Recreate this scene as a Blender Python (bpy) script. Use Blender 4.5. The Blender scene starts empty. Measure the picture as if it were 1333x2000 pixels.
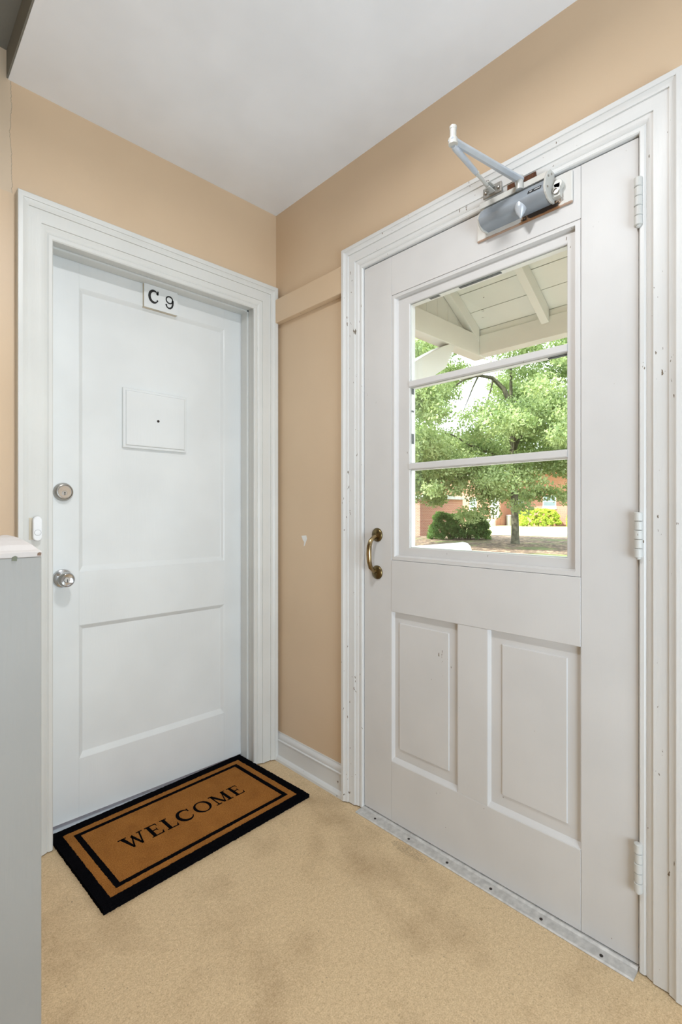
import bpy, math, random
import numpy as np
from mathutils import Vector, Matrix

SC = bpy.context.scene
C = SC.collection
R = math.radians

# ---------------------------------------------------------------- camera, sky, sun, lights, exposure
cam_d = bpy.data.cameras.new('camera')
cam = bpy.data.objects.new('camera', cam_d)
C.objects.link(cam)
cam_d.sensor_fit = 'HORIZONTAL'
cam_d.sensor_width = 36.0
cam_d.lens = 36.0 * 970.0 / 1333.0
cam_d.clip_start = 0.02
cam_d.clip_end = 500
cam.location = (-1.4078, -1.9066, 1.153)
cam.rotation_euler = (R(90), 0, R(-43.9))
SC.camera = cam

SC.view_settings.view_transform = 'Standard'
SC.view_settings.look = 'None'
SC.view_settings.exposure = 0.0
SC.view_settings.gamma = 1.0
SC.view_settings.use_curve_mapping = False

world = bpy.data.worlds.new('sky')
SC.world = world
world.use_nodes = True
wn = world.node_tree.nodes
wl = world.node_tree.links
wn.clear()
w_out = wn.new('ShaderNodeOutputWorld')
w_bg = wn.new('ShaderNodeBackground')
w_bg.inputs['Color'].default_value = (0.87, 0.955, 1.0, 1)
w_bg.inputs['Strength'].default_value = 5.2
wl.new(w_bg.outputs[0], w_out.inputs[0])

sun_d = bpy.data.lights.new('sun', 'SUN')
sun_d.energy = 13
sun_d.angle = R(1.0)
sun_d.color = (1.0, 0.95, 0.86)
sun = bpy.data.objects.new('sun', sun_d)
C.objects.link(sun)
sun.rotation_euler = Vector((0.62, -0.30, -0.72)).to_track_quat('-Z', 'Y').to_euler()
sun.location = (-10, 5, 20)

# added cool fill light behind the camera; no window stands there
st_d = bpy.data.lights.new('rear_fill_light', 'AREA')
st_d.shape = 'RECTANGLE'
st_d.size = 1.3
st_d.size_y = 1.9
st_d.energy = 88
st_d.color = (0.70, 0.86, 1.0)
st = bpy.data.objects.new('rear_fill_light', st_d)
C.objects.link(st)
st.location = (-1.25, -3.40, 1.15)
st.rotation_euler = Vector((0.25, 1.0, 0.58)).to_track_quat('-Z', 'Z').to_euler()

LAMP = (-0.93, -1.20, 2.45)
LAMP_W = 15.0

# ---------------------------------------------------------------- helpers
def tag(o, label=None, cat=None, group=None, kind=None):
    if label: o['label'] = label
    if cat: o['category'] = cat
    if group: o['group'] = group
    if kind: o['kind'] = kind
    return o

def empty(name, loc=(0, 0, 0), rz=0.0):
    o = bpy.data.objects.new(name, None)
    o.empty_display_size = 0.05
    o.location = loc
    o.rotation_euler = (0, 0, rz)
    C.objects.link(o)
    return o

class MB:
    def __init__(s):
        s.v = []; s.f = []
    def add(s, vs, fs):
        n = len(s.v)
        s.v += [tuple(v) for v in vs]
        s.f += [tuple(i + n for i in f) for f in fs]
        return s
    def box(s, x0, x1, y0, y1, z0, z1):
        if x0 > x1: x0, x1 = x1, x0
        if y0 > y1: y0, y1 = y1, y0
        if z0 > z1: z0, z1 = z1, z0
        return s.add([(x0,y0,z0),(x1,y0,z0),(x1,y1,z0),(x0,y1,z0),(x0,y0,z1),(x1,y0,z1),(x1,y1,z1),(x0,y1,z1)],
                     [(0,3,2,1),(4,5,6,7),(0,1,5,4),(1,2,6,5),(2,3,7,6),(3,0,4,7)])
    def prism(s, pts, a, b, axis):
        """polygon pts (2D) extruded from a to b along axis: 'x': (y,z), 'y': (x,z), 'z': (x,y)"""
        def P(p, t):
            if axis == 'x': return (t, p[0], p[1])
            if axis == 'y': return (p[0], t, p[1])
            return (p[0], p[1], t)
        n = len(pts)
        vs = [P(p, a) for p in pts] + [P(p, b) for p in pts]
        fs = [tuple(range(n))[::-1], tuple(range(n, 2 * n))]
        fs += [(i, (i + 1) % n, (i + 1) % n + n, i + n) for i in range(n)]
        return s.add(vs, fs)
    def lathe(s, prof, origin, axis, n=28, cap=True):
        """prof: (radius, height along axis)"""
        ax = Vector(axis).normalized()
        u = ax.orthogonal().normalized(); w = ax.cross(u)
        o = Vector(origin)
        vs = []; fs = []
        for (r, h) in prof:
            for k in range(n):
                t = 2 * math.pi * k / n
                vs.append(o + ax * h + u * (r * math.cos(t)) + w * (r * math.sin(t)))
        for i in range(len(prof) - 1):
            for k in range(n):
                a = i * n + k; b = i * n + (k + 1) % n
                fs.append((a, b, b + n, a + n))
        if cap:
            fs.append(tuple(range(n))[::-1])
            m = (len(prof) - 1) * n
            fs.append(tuple(range(m, m + n)))
        return s.add(vs, fs)
    def tube(s, pts, rad, n=12):
        pts = [Vector(p) for p in pts]
        if not hasattr(rad, '__len__'): rad = [rad] * len(pts)
        vs = []; fs = []
        u = None
        for i, p in enumerate(pts):
            d = (pts[min(i + 1, len(pts) - 1)] - pts[max(i - 1, 0)]).normalized()
            if u is None: u = d.orthogonal().normalized()
            u = (u - d * u.dot(d)).normalized()
            w = d.cross(u)
            for k in range(n):
                t = 2 * math.pi * k / n
                vs.append(p + u * (rad[i] * math.cos(t)) + w * (rad[i] * math.sin(t)))
        for i in range(len(pts) - 1):
            for k in range(n):
                a = i * n + k; b = i * n + (k + 1) % n
                fs.append((a, b, b + n, a + n))
        fs.append(tuple(range(n))[::-1])
        m = (len(pts) - 1) * n
        fs.append(tuple(range(m, m + n)))
        return s.add(vs, fs)
    def build(s, name, m, parent=None, bevel=0.0, smooth=None, seg=2):
        me = bpy.data.meshes.new(name)
        me.from_pydata(s.v, [], s.f)
        me.validate()
        o = bpy.data.objects.new(name, me)
        C.objects.link(o)
        import bmesh
        bm = bmesh.new(); bm.from_mesh(me)
        bmesh.ops.recalc_face_normals(bm, faces=bm.faces)
        if smooth is not None:
            for f in bm.faces: f.smooth = True
            for e in bm.edges:
                e.smooth = not (len(e.link_faces) == 2 and e.calc_face_angle(3.1) > R(smooth))
        bm.to_mesh(me); bm.free()
        if m: me.materials.append(m)
        if parent: o.parent = parent
        if bevel:
            b = o.modifiers.new('bevel', 'BEVEL')
            b.width = bevel; b.segments = seg; b.limit_method = 'ANGLE'; b.angle_limit = R(40)
        return o

def box(name, m, parent, x0, x1, y0, y1, z0, z1, bevel=0.0015):
    return MB().box(x0, x1, y0, y1, z0, z1).build(name, m, parent, bevel)

# ---------------------------------------------------------------- materials
def mat(name):
    m = bpy.data.materials.new(name); m.use_nodes = True
    nt = m.node_tree
    return m, nt, nt.nodes['Principled BSDF']

def coords(nt, scale=(1, 1, 1), kind='Object'):
    tc = nt.nodes.new('ShaderNodeTexCoord')
    mp = nt.nodes.new('ShaderNodeMapping')
    mp.inputs['Scale'].default_value = scale
    nt.links.new(tc.outputs[kind], mp.inputs[0])
    return mp.outputs[0]

def noise(nt, vec, scale, detail=3, rough=0.5):
    n = nt.nodes.new('ShaderNodeTexNoise')
    n.inputs['Scale'].default_value = scale
    n.inputs['Detail'].default_value = detail
    n.inputs['Roughness'].default_value = rough
    nt.links.new(vec, n.inputs['Vector'])
    return n.outputs['Fac']

def ramp(nt, fac, stops):
    r = nt.nodes.new('ShaderNodeValToRGB')
    el = r.color_ramp.elements
    while len(el) < len(stops): el.new(0.5)
    for e, (p, c) in zip(el, stops):
        e.position = p; e.color = (*c, 1) if len(c) == 3 else c
    nt.links.new(fac, r.inputs[0])
    return r.outputs[0]

def mix(nt, fac, a, b, mode='MIX'):
    m = nt.nodes.new('ShaderNodeMix'); m.data_type = 'RGBA'; m.blend_type = mode
    for s, v in ((0, fac), (6, a), (7, b)):
        if isinstance(v, (int, float)): m.inputs[s].default_value = v
        elif isinstance(v, tuple): m.inputs[s].default_value = (*v, 1)
        else: nt.links.new(v, m.inputs[s])
    return m.outputs[2]

def math_n(nt, op, a, b=None, c=None):
    m = nt.nodes.new('ShaderNodeMath'); m.operation = op
    for i, v in enumerate((a, b, c)):
        if v is None: continue
        if isinstance(v, (int, float)): m.inputs[i].default_value = v
        else: nt.links.new(v, m.inputs[i])
    return m.outputs[0]

def bump(nt, bs, h, strength, dist=0.001):
    b = nt.nodes.new('ShaderNodeBump')
    b.inputs['Strength'].default_value = strength
    b.inputs['Distance'].default_value = dist
    nt.links.new(h, b.inputs['Height'])
    nt.links.new(b.outputs[0], bs.inputs['Normal'])

def plain(name, col, rough=0.5, metal=0.0, var=0.08, vs=30, bmp=0.0):
    m, nt, bs = mat(name)
    v = coords(nt)
    n = noise(nt, v, vs)
    a = tuple(c * (1 - var) for c in col); b = tuple(min(1, c * (1 + var)) for c in col)
    nt.links.new(ramp(nt, n, [(0.3, a), (0.7, b)]), bs.inputs['Base Color'])
    bs.inputs['Roughness'].default_value = rough
    bs.inputs['Metallic'].default_value = metal
    if bmp: bump(nt, bs, n, bmp, 0.002)
    return m

def paint(name, col, rough, chips=0.0, stroke=(60, 60, 6), bstr=0.25, chipcol=(0.20, 0.16, 0.12), spec=0.5, chip_scale=(90, 90, 34)):
    m, nt, bs = mat(name)
    v = coords(nt, stroke)
    n = noise(nt, v, 3.0, 4)
    v2 = coords(nt)
    n2 = noise(nt, v2, 5.0, 2)
    a = tuple(c * 0.97 for c in col); b = tuple(min(1, c * 1.02) for c in col)
    colr = ramp(nt, n2, [(0.35, a), (0.65, b)])
    if chips > 0:
        v3 = coords(nt, chip_scale)
        n3 = noise(nt, v3, 1.0, 3, 0.55)
        n4 = noise(nt, v2, 7.0, 2)
        k = math_n(nt, 'ADD', n3, math_n(nt, 'MULTIPLY', n4, 0.35))
        mk = ramp(nt, k, [(0.985 - chips, (0, 0, 0)), (0.995 - chips, (1, 1, 1))])
        colr = mix(nt, mk, colr, chipcol)
    nt.links.new(colr, bs.inputs['Base Color'])
    bs.inputs['Roughness'].default_value = rough
    bs.inputs['Specular IOR Level'].default_value = spec
    bump(nt, bs, n, bstr, 0.0015)
    return m

M = {}
M['door_a'] = paint('gloss_white_paint', (0.75, 0.765, 0.755), 0.26, 0.0, (50, 50, 5), 0.16)
M['trim_a'] = paint('cream_white_trim_paint', (0.69, 0.69, 0.66), 0.36, 0.0, (60, 60, 8), 0.25)
M['door_b'] = paint('worn_white_paint', (0.655, 0.64, 0.625), 0.45, 0.045, (70, 70, 6), 0.22, spec=0.4)
M['trim_b'] = paint('chipped_white_trim_paint', (0.71, 0.705, 0.69), 0.42, 0.09, (60, 60, 8), 0.3)
M['hinge'] = paint('painted_metal', (0.60, 0.595, 0.565), 0.45, 0.05, (200, 200, 200), 0.3)
M['post'] = paint('grey_post_shaft', (0.33, 0.322, 0.30), 0.5, 0.0, (40, 40, 3), 0.45)  # one even grey for the shaft, darker than the cap
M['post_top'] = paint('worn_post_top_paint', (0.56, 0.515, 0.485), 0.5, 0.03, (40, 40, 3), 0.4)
M['ceiling'] = paint('white_ceiling_paint', (0.87, 0.895, 0.94), 0.6, 0.0, (12, 12, 12), 0.10)
M['ceiling_shade'] = paint('shade_grey_ceiling', (0.22, 0.215, 0.19), 0.7)  # shade above the stairs and on the slab edge, put into the colour
M['porch'] = paint('porch_white_paint', (0.85, 0.90, 0.865), 0.6, 0.05, (20, 6, 20), 0.5, (0.22, 0.23, 0.22), chip_scale=(30, 10, 30))
M['black'] = plain('black_fibre', (0.004, 0.004, 0.005), 1.0, 0, 0.6, 400, 0.6)
M['black'].node_tree.nodes['Principled BSDF'].inputs['Specular IOR Level'].default_value = 0.0
M['black_paint'] = plain('black_paint', (0.012, 0.012, 0.012), 0.5)
M['nickel'] = plain('satin_nickel', (0.42, 0.40, 0.37), 0.30, 1.0, 0.05)
M['chrome'] = plain('brushed_steel', (0.55, 0.55, 0.55), 0.20, 1.0, 0.05)
M['brass'] = plain('aged_brass', (0.16, 0.12, 0.055), 0.32, 1.0, 0.4, 60)
M['brass_worn'] = plain('worn_brass_grip', (0.34, 0.25, 0.13), 0.25, 1.0, 0.45, 25)
M['alu'] = plain('dull_aluminium', (0.60, 0.585, 0.56), 0.5, 0.45, 0.16, 60, 0.2)
M['screw'] = plain('dark_screw', (0.05, 0.04, 0.035), 0.5, 0.6)
M['closer'] = plain('silver_closer_enamel', (0.31, 0.345, 0.385), 0.38, 0.25, 0.04)
M['closer_arm'] = plain('silver_arm_enamel', (0.52, 0.56, 0.61), 0.34, 0.25, 0.05)
M['closer_cap'] = plain('pale_cap_enamel', (0.58, 0.57, 0.53), 0.4, 0.2, 0.06)
M['plastic'] = plain('white_plastic', (0.83, 0.84, 0.85), 0.35, 0, 0.01)
M['grey_ring'] = plain('grey_ring', (0.35, 0.36, 0.37), 0.5)
M['bare_wood'] = plain('bare_wood', (0.62, 0.55, 0.43), 0.7, 0, 0.1)
M['plaster'] = plain('bare_plaster', (0.80, 0.79, 0.76), 0.8, 0, 0.04)
M['rust'] = plain('rust', (0.11, 0.04, 0.016), 0.85, 0.1, 0.5, 90, 0.6)
M['dark_gap'] = plain('dark_grime', (0.03, 0.027, 0.022), 0.9)
M['chip_brown'] = plain('brown_bare_wood', (0.20, 0.13, 0.09), 0.8)
M['chip_green'] = plain('old_green_paint', (0.17, 0.18, 0.13), 0.8)
M['sweep'] = plain('blue_grey_metal', (0.62, 0.66, 0.72), 0.25, 0.8, 0.06)

# mounting plate with rusty lower edge
m, nt, bs = mat('rust_stained_white_plate')
v = coords(nt)
sep = nt.nodes.new('ShaderNodeSeparateXYZ'); nt.links.new(v, sep.inputs[0])
n = noise(nt, v, 38, 4, 0.65)
hz = math_n(nt, 'SUBTRACT', 2.026, sep.outputs['Z'])                       # grows downward
ly = math_n(nt, 'SUBTRACT', 1.0, math_n(nt, 'MULTIPLY', math_n(nt, 'ABSOLUTE', math_n(nt, 'ADD', sep.outputs['Y'], 1.275)), 11.0))
k = math_n(nt, 'ADD', math_n(nt, 'ADD', math_n(nt, 'MULTIPLY', n, 0.9), math_n(nt, 'MULTIPLY', ly, 0.55)), math_n(nt, 'MULTIPLY', hz, 2.0))
edge = math_n(nt, 'GREATER_THAN', math_n(nt, 'ADD', hz, math_n(nt, 'MULTIPLY', n, 0.006)), 0.0205)
c1 = ramp(nt, k, [(0.66, (0.68, 0.66, 0.62)), (0.71, (0.40, 0.23, 0.12)), (0.76, (0.03, 0.018, 0.012))])
c2 = mix(nt, math_n(nt, 'MULTIPLY', edge, 0.75), c1, (0.33, 0.16, 0.07))
nt.links.new(c2, bs.inputs['Base Color']); bs.inputs['Roughness'].default_value = 0.6
bump(nt, bs, n, 0.3, 0.002)
M['plate'] = m

# tan wall paint; crack beside the drop in the ceiling
def wall_paint(name, crack=False):
    m, nt, bs = mat(name)
    v = coords(nt)
    n = noise(nt, v, 2.2, 3)
    fine = noise(nt, v, 140, 3)
    lumps = noise(nt, v, 9, 3)
    col = ramp(nt, n, [(0.3, (0.655, 0.487, 0.325)), (0.7, (0.705, 0.530, 0.358))])
    sp = noise(nt, v, 42, 1)
    col = mix(nt, ramp(nt, sp, [(0.83, (0, 0, 0)), (0.845, (1, 1, 1))]), col, (0.30, 0.22, 0.15))
    h = math_n(nt, 'ADD', math_n(nt, 'MULTIPLY', fine, 0.35), lumps)
    if crack:
        s = nt.nodes.new('ShaderNodeSeparateXYZ'); nt.links.new(v, s.inputs[0])
        wob = noise(nt, coords(nt, (0, 0, 1)), 6, 6, 0.75)
        cx = math_n(nt, 'SUBTRACT', math_n(nt, 'ADD', s.outputs['X'], 1.062 + 0.02), math_n(nt, 'MULTIPLY', wob, 0.04))
        ln = math_n(nt, 'LESS_THAN', math_n(nt, 'ABSOLUTE', cx), 0.0010)
        up = math_n(nt, 'GREATER_THAN', s.outputs['Z'], 2.19)
        ln = math_n(nt, 'MULTIPLY', ln, up)
        col = mix(nt, math_n(nt, 'MULTIPLY', ln, 0.6), col, (0.22, 0.18, 0.13))
        left = math_n(nt, 'MULTIPLY', math_n(nt, 'LESS_THAN', cx, 0.0), up)
        col = mix(nt, math_n(nt, 'MULTIPLY', left, 0.35), col, (0.60, 0.53, 0.43))
    nt.links.new(col, bs.inputs['Base Color'])
    bs.inputs['Roughness'].default_value = 0.42
    bs.inputs['Specular IOR Level'].default_value = 0.4
    bump(nt, bs, h, 0.28, 0.002)
    return m
M['wall'] = wall_paint('tan_wall_paint')
M['wall_crack'] = wall_paint('tan_wall_paint_cracked', True)

# speckled beige floor
m, nt, bs = mat('speckled_beige_floor')
v = coords(nt)
f1 = noise(nt, v, 260, 2, 0.7)
f2 = noise(nt, v, 95, 3, 0.6)
big = noise(nt, v, 2.6, 4, 0.6)
mid = noise(nt, v, 11, 3)
col = ramp(nt, f1, [(0.30, (0.49, 0.34, 0.19)), (0.52, (0.715, 0.525, 0.315)), (0.72, (0.84, 0.66, 0.44))])
col = mix(nt, 0.35, col, ramp(nt, f2, [(0.35, (0.46, 0.33, 0.18)), (0.65, (0.74, 0.58, 0.35))]))
st_ = ramp(nt, math_n(nt, 'ADD', math_n(nt, 'MULTIPLY', big, 0.7), math_n(nt, 'MULTIPLY', mid, 0.3)), [(0.34, (0.68, 0.64, 0.60)), (0.50, (1, 1, 1))])
col = mix(nt, 0.75, col, st_, 'MULTIPLY')
sp = noise(nt, v, 30, 1)
col = mix(nt, ramp(nt, sp, [(0.80, (0, 0, 0)), (0.82, (1, 1, 1))]), col, (0.10, 0.08, 0.06))
sp2 = noise(nt, v, 120, 1)
col = mix(nt, ramp(nt, sp2, [(0.74, (0, 0, 0)), (0.78, (0.6, 0.6, 0.6))]), col, (0.16, 0.12, 0.08))
# faint drag scratches
sv = nt.nodes.new('ShaderNodeMapping'); sv.inputs['Rotation'].default_value = (0, 0, R(28)); sv.inputs['Scale'].default_value = (1.2, 26, 1)
nt.links.new(v, sv.inputs[0])
sc_ = noise(nt, sv.outputs[0], 2.0, 2)
col = mix(nt, ramp(nt, sc_, [(0.715, (0, 0, 0)), (0.73, (0.35, 0.35, 0.35))]), col, (0.25, 0.19, 0.13))
# rubbed scuff in front of the exterior door
s = nt.nodes.new('ShaderNodeSeparateXYZ'); nt.links.new(v, s.inputs[0])
ex = math_n(nt, 'DIVIDE', math_n(nt, 'ADD', s.outputs['X'], 0.071), 0.022)
ey = math_n(nt, 'DIVIDE', math_n(nt, 'ADD', s.outputs['Y'], 0.85), 0.075)
e2 = math_n(nt, 'ADD', math_n(nt, 'MULTIPLY', ex, ex), math_n(nt, 'MULTIPLY', ey, ey))
sm = math_n(nt, 'MULTIPLY', math_n(nt, 'LESS_THAN', e2, 1.0), math_n(nt, 'GREATER_THAN', noise(nt, coords(nt, (300, 90, 1)), 1.0, 4, 0.8), 0.52))
col = mix(nt, math_n(nt, 'MULTIPLY', sm, 0.45), col, (0.16, 0.125, 0.09))
nt.links.new(col, bs.inputs['Base Color'])
bs.inputs['Roughness'].default_value = 0.5
bs.inputs['Specular IOR Level'].default_value = 0.35
bump(nt, bs, f1, 0.12, 0.001)
M['floor'] = m

# coir
m, nt, bs = mat('coir_fibre')
v = coords(nt)
n1 = noise(nt, v, 330, 3, 0.75); n2 = noise(nt, v, 14, 3)
col = ramp(nt, n1, [(0.25, (0.17, 0.064, 0.012)), (0.5, (0.40, 0.158, 0.034)), (0.75, (0.60, 0.28, 0.075))])
col = mix(nt, 0.5, col, ramp(nt, n2, [(0.3, (0.62, 0.58, 0.52)), (0.7, (1, 1, 1))]), 'MULTIPLY')
nt.links.new(col, bs.inputs['Base Color'])
bs.inputs['Roughness'].default_value = 0.95; bs.inputs['Specular IOR Level'].default_value = 0.1
bump(nt, bs, n1, 0.8, 0.004)
M['coir'] = m

# window glass
m, nt, bs = mat('window_glass')
nt.nodes.remove(bs)
out = nt.nodes['Material Output']
tr = nt.nodes.new('ShaderNodeBsdfTransparent'); tr.inputs[0].default_value = (0.97, 0.985, 0.98, 1)
gl = nt.nodes.new('ShaderNodeBsdfGlossy'); gl.inputs['Roughness'].default_value = 0.02
fr = nt.nodes.new('ShaderNodeFresnel'); fr.inputs[0].default_value = 1.45
mx = nt.nodes.new('ShaderNodeMixShader')
nt.links.new(math_n(nt, 'MULTIPLY', fr.outputs[0], 0.6), mx.inputs[0]); nt.links.new(tr.outputs[0], mx.inputs[1]); nt.links.new(gl.outputs[0], mx.inputs[2])
nt.links.new(mx.outputs[0], out.inputs[0])
M['glass'] = m

# outdoors
def brick(name, c1, c2, mortar):
    m, nt, bs = mat(name)
    tc = nt.nodes.new('ShaderNodeTexCoord')
    s = nt.nodes.new('ShaderNodeSeparateXYZ'); nt.links.new(tc.outputs['Object'], s.inputs[0])
    cb = nt.nodes.new('ShaderNodeCombineXYZ')
    nt.links.new(math_n(nt, 'ADD', s.outputs['X'], s.outputs['Y']), cb.inputs['X']); nt.links.new(s.outputs['Z'], cb.inputs['Y'])
    b = nt.nodes.new('ShaderNodeTexBrick')
    b.inputs['Scale'].default_value = 1.0
    b.inputs['Brick Width'].default_value = 0.21; b.inputs['Row Height'].default_value = 0.075
    b.inputs['Mortar Size'].default_value = 0.008
    b.inputs['Color1'].default_value = (*c1, 1); b.inputs['Color2'].default_value = (*c2, 1); b.inputs['Mortar'].default_value = (*mortar, 1)
    nt.links.new(cb.outputs[0], b.inputs['Vector'])
    nt.links.new(b.outputs['Color'], bs.inputs['Base Color'])
    bs.inputs['Roughness'].default_value = 0.85
    return m
M['brick'] = brick('red_brick', (0.36, 0.135, 0.085), (0.30, 0.10, 0.065), (0.46, 0.36, 0.30))
M['roof_grey'] = plain('grey_shingle', (0.42, 0.42, 0.42), 0.9, 0, 0.2, 3)
M['white_out'] = plain('outdoor_white_paint', (0.90, 0.90, 0.89), 0.5, 0, 0.02)
M['win_dark'] = plain('dim_window_pane', (0.25, 0.32, 0.36), 0.1, 0, 0.1, 1)
M['bin'] = plain('grey_bin', (0.35, 0.35, 0.34), 0.6)
M['concrete'] = plain('concrete', (0.6, 0.57, 0.52), 0.9, 0, 0.1, 6)
M['bark'] = plain('grey_green_bark', (0.10, 0.095, 0.065), 0.9, 0, 0.5, 6, 0.8)

def leaf_mat(name, dark, light, trans):
    m, nt, bs = mat(name)
    nt.nodes.remove(bs)
    out = nt.nodes['Material Output']
    v = coords(nt)
    n = noise(nt, v, 1.4, 3); n2 = noise(nt, v, 23, 2)
    k = math_n(nt, 'ADD', math_n(nt, 'MULTIPLY', n, 0.5), math_n(nt, 'MULTIPLY', n2, 0.5))
    col = ramp(nt, k, [(0.32, dark), (0.66, light)])
    d = nt.nodes.new('ShaderNodeBsdfDiffuse'); t = nt.nodes.new('ShaderNodeBsdfTranslucent')
    nt.links.new(col, d.inputs[0]); nt.links.new(mix(nt, 0.4, col, (0.45, 0.6, 0.1)), t.inputs[0])
    mx = nt.nodes.new('ShaderNodeMixShader'); mx.inputs[0].default_value = trans
    nt.links.new(d.outputs[0], mx.inputs[1]); nt.links.new(t.outputs[0], mx.inputs[2])
    nt.links.new(mx.outputs[0], out.inputs[0])
    return m
M['leaf'] = leaf_mat('oak_leaves', (0.09, 0.17, 0.06), (0.52, 0.60, 0.34), 0.45)
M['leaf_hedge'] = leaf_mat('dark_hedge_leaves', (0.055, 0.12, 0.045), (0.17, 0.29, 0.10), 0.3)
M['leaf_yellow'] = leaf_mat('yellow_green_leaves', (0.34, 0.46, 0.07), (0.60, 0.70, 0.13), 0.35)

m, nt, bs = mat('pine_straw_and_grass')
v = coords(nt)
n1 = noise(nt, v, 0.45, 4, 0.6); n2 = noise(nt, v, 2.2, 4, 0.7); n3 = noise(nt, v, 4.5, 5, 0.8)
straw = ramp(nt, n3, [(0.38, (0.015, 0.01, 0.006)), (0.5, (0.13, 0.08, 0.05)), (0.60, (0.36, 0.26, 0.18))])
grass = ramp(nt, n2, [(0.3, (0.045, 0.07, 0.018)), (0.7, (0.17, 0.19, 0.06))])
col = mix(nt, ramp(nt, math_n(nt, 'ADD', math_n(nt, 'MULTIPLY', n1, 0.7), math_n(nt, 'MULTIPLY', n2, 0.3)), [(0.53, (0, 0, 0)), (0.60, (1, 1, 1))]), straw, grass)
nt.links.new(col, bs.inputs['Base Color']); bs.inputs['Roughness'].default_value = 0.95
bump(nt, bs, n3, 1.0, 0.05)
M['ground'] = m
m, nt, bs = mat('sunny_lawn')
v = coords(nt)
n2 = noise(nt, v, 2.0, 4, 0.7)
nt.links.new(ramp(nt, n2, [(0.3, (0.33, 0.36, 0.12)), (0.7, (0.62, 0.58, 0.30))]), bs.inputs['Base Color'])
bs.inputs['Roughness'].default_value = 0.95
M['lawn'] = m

# ---------------------------------------------------------------- room shell
def struct(o, label, cat):
    return tag(o, label, cat, None, 'structure')

WT = 0.20                                                 # wall thickness
CZ = 2.553                                                # lowered ceiling
UZ = 2.645                                                # ceiling over the stair hall
struct(MB().box(-3.3, WT, -3.5, 0.20, -0.30, 0.0).build('floor', M['floor']), 'speckled beige hard floor of the entry landing', 'floor')
wl_ = MB()
wl_.box(-3.3, -0.958, 0.0, 0.20, 0, 2.9).box(-0.106, 0.0, 0.0, 0.20, 0, 2.9).box(-0.958, -0.106, 0.0, 0.20, 2.095, 2.9)
struct(box('trim_7', M['ceiling_shade'], None, -1.0745, -1.070, -3.5, 0.0, CZ + 0.003, UZ, 0.0005), 'edge of the lowered ceiling, coloured dark for its shade', 'ceiling edge')
struct(wl_.build('wall_left', M['wall_crack']), 'tan painted wall around the white apartment door on the left', 'wall')
wr_ = MB()
wr_.box(0.0, WT, -0.572, 0.20, -0.3, 2.9).box(0.0, WT, -3.5, -1.531, -0.3, 2.9).box(0.0, WT, -1.531, -0.572, 2.103, 2.9).box(0.02, WT, -1.531, -0.572, -0.3, -0.0005)
wall_right = struct(wr_.build('wall_right', M['wall']), 'tan painted wall around the half glazed entrance door on the right', 'wall')
struct(MB().box(-3.3, WT, -3.7, -3.5, 0, 2.9).build('wall_rear', M['wall']), 'tan painted wall behind the photographer', 'wall')
struct(MB().box(-3.5, -3.3, -3.7, 0.2, 0, 2.9).build('wall_stair', M['wall']), 'tan painted wall across the stair hall', 'wall')
struct(MB().box(-1.070, 0.0, -3.5, 0.0, CZ, 2.9).build('ceiling', M['ceiling']), 'lowered white ceiling slab over the entry with a stepped left edge', 'ceiling')
struct(MB().box(-3.3, -1.072, -3.5, 0.0, UZ, 2.9).build('ceiling', M['ceiling_shade']), 'higher shaded ceiling over the stairs at the top left corner', 'ceiling')
struct(MB().box(-6.0, WT, -9.0, 9.0, 2.9, 6.0).build('wall_upper', M['brick']), 'brick upper storey above the entry', 'wall')
struct(MB().box(0.0, WT, 0.2, 9.0, -0.4, 2.9).box(0.0, WT, -9.0, -3.7, -0.4, 2.9).build('wall_outside', M['brick']), 'brick outside wall beside the porch', 'wall')

# paint chip: plaster showing through
ch = [(-0.190,1.047),(-0.222,1.050),(-0.228,1.035),(-0.221,1.022),(-0.212,1.004),(-0.206,1.001),(-0.209,1.020),(-0.198,1.030)]
chip = MB().prism(ch, -0.0006, 0.001, 'x').build('bare_plaster_chip', M['plaster'], wall_right)
chip['label'] = 'white patch where the tan paint has flaked off'

def casing(prof, a0, a1, top, side, sL, sR, sT, hs):
    """mitred door casing: prof (offset outward, height); side 'A' lies in y=0, 'B' in x=0"""
    def P(u, z, h):
        return (u, -h, z) if side == 'A' else (-h, u, z)
    mb = MB(); vs = []
    sg = 1 if a1 > a0 else -1
    for d, h in prof:
        h *= hs
        vs += [P(a0 - sg * d * sL, 0.004, h), P(a0 - sg * d * sL, top + d * sT, h), P(a1 + sg * d * sR, top + d * sT, h), P(a1 + sg * d * sR, 0.004, h)]
    fs = []
    n = len(prof)
    for i in range(n - 1):
        for k in range(3):
            a = i * 4 + k
            fs.append((a, a + 1, a + 5, a + 4))
    fs.append(tuple(i * 4 for i in range(n)))
    fs.append(tuple(i * 4 + 3 for i in range(n))[::-1])
    return mb.add(vs, fs)

PROF = [(0, 0.0), (0, 0.009), (0.003, 0.012), (0.012, 0.0125), (0.015, 0.010), (0.0165, 0.009), (0.020, 0.0125), (0.027, 0.0155), (0.034, 0.0175), (0.0345, 0.0215), (0.037, 0.022), (0.068, 0.022),
        (0.0695, 0.0225), (0.070, 0.027), (0.074, 0.028), (0.080, 0.031), (0.0845, 0.0335), (0.085, 0.036), (0.087, 0.037), (0.0985, 0.037), (0.100, 0.0355), (0.100, 0.0)]
t1 = casing(PROF, -0.943, -0.130, 2.076, 'A', 1.07, 1.16, 1.19, 1.0).build('trim_1', M['trim_a'], None, 0, 25)
struct(t1, 'cream white moulded casing around the apartment door', 'door casing')
t2 = casing(PROF, -0.574, -1.529, 2.101, 'B', 0.95, 0.97, 0.94, 0.92).build('trim_2', M['trim_b'], None, 0, 25)
struct(t2, 'chipped white moulded casing around the entrance door', 'door casing')
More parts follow.
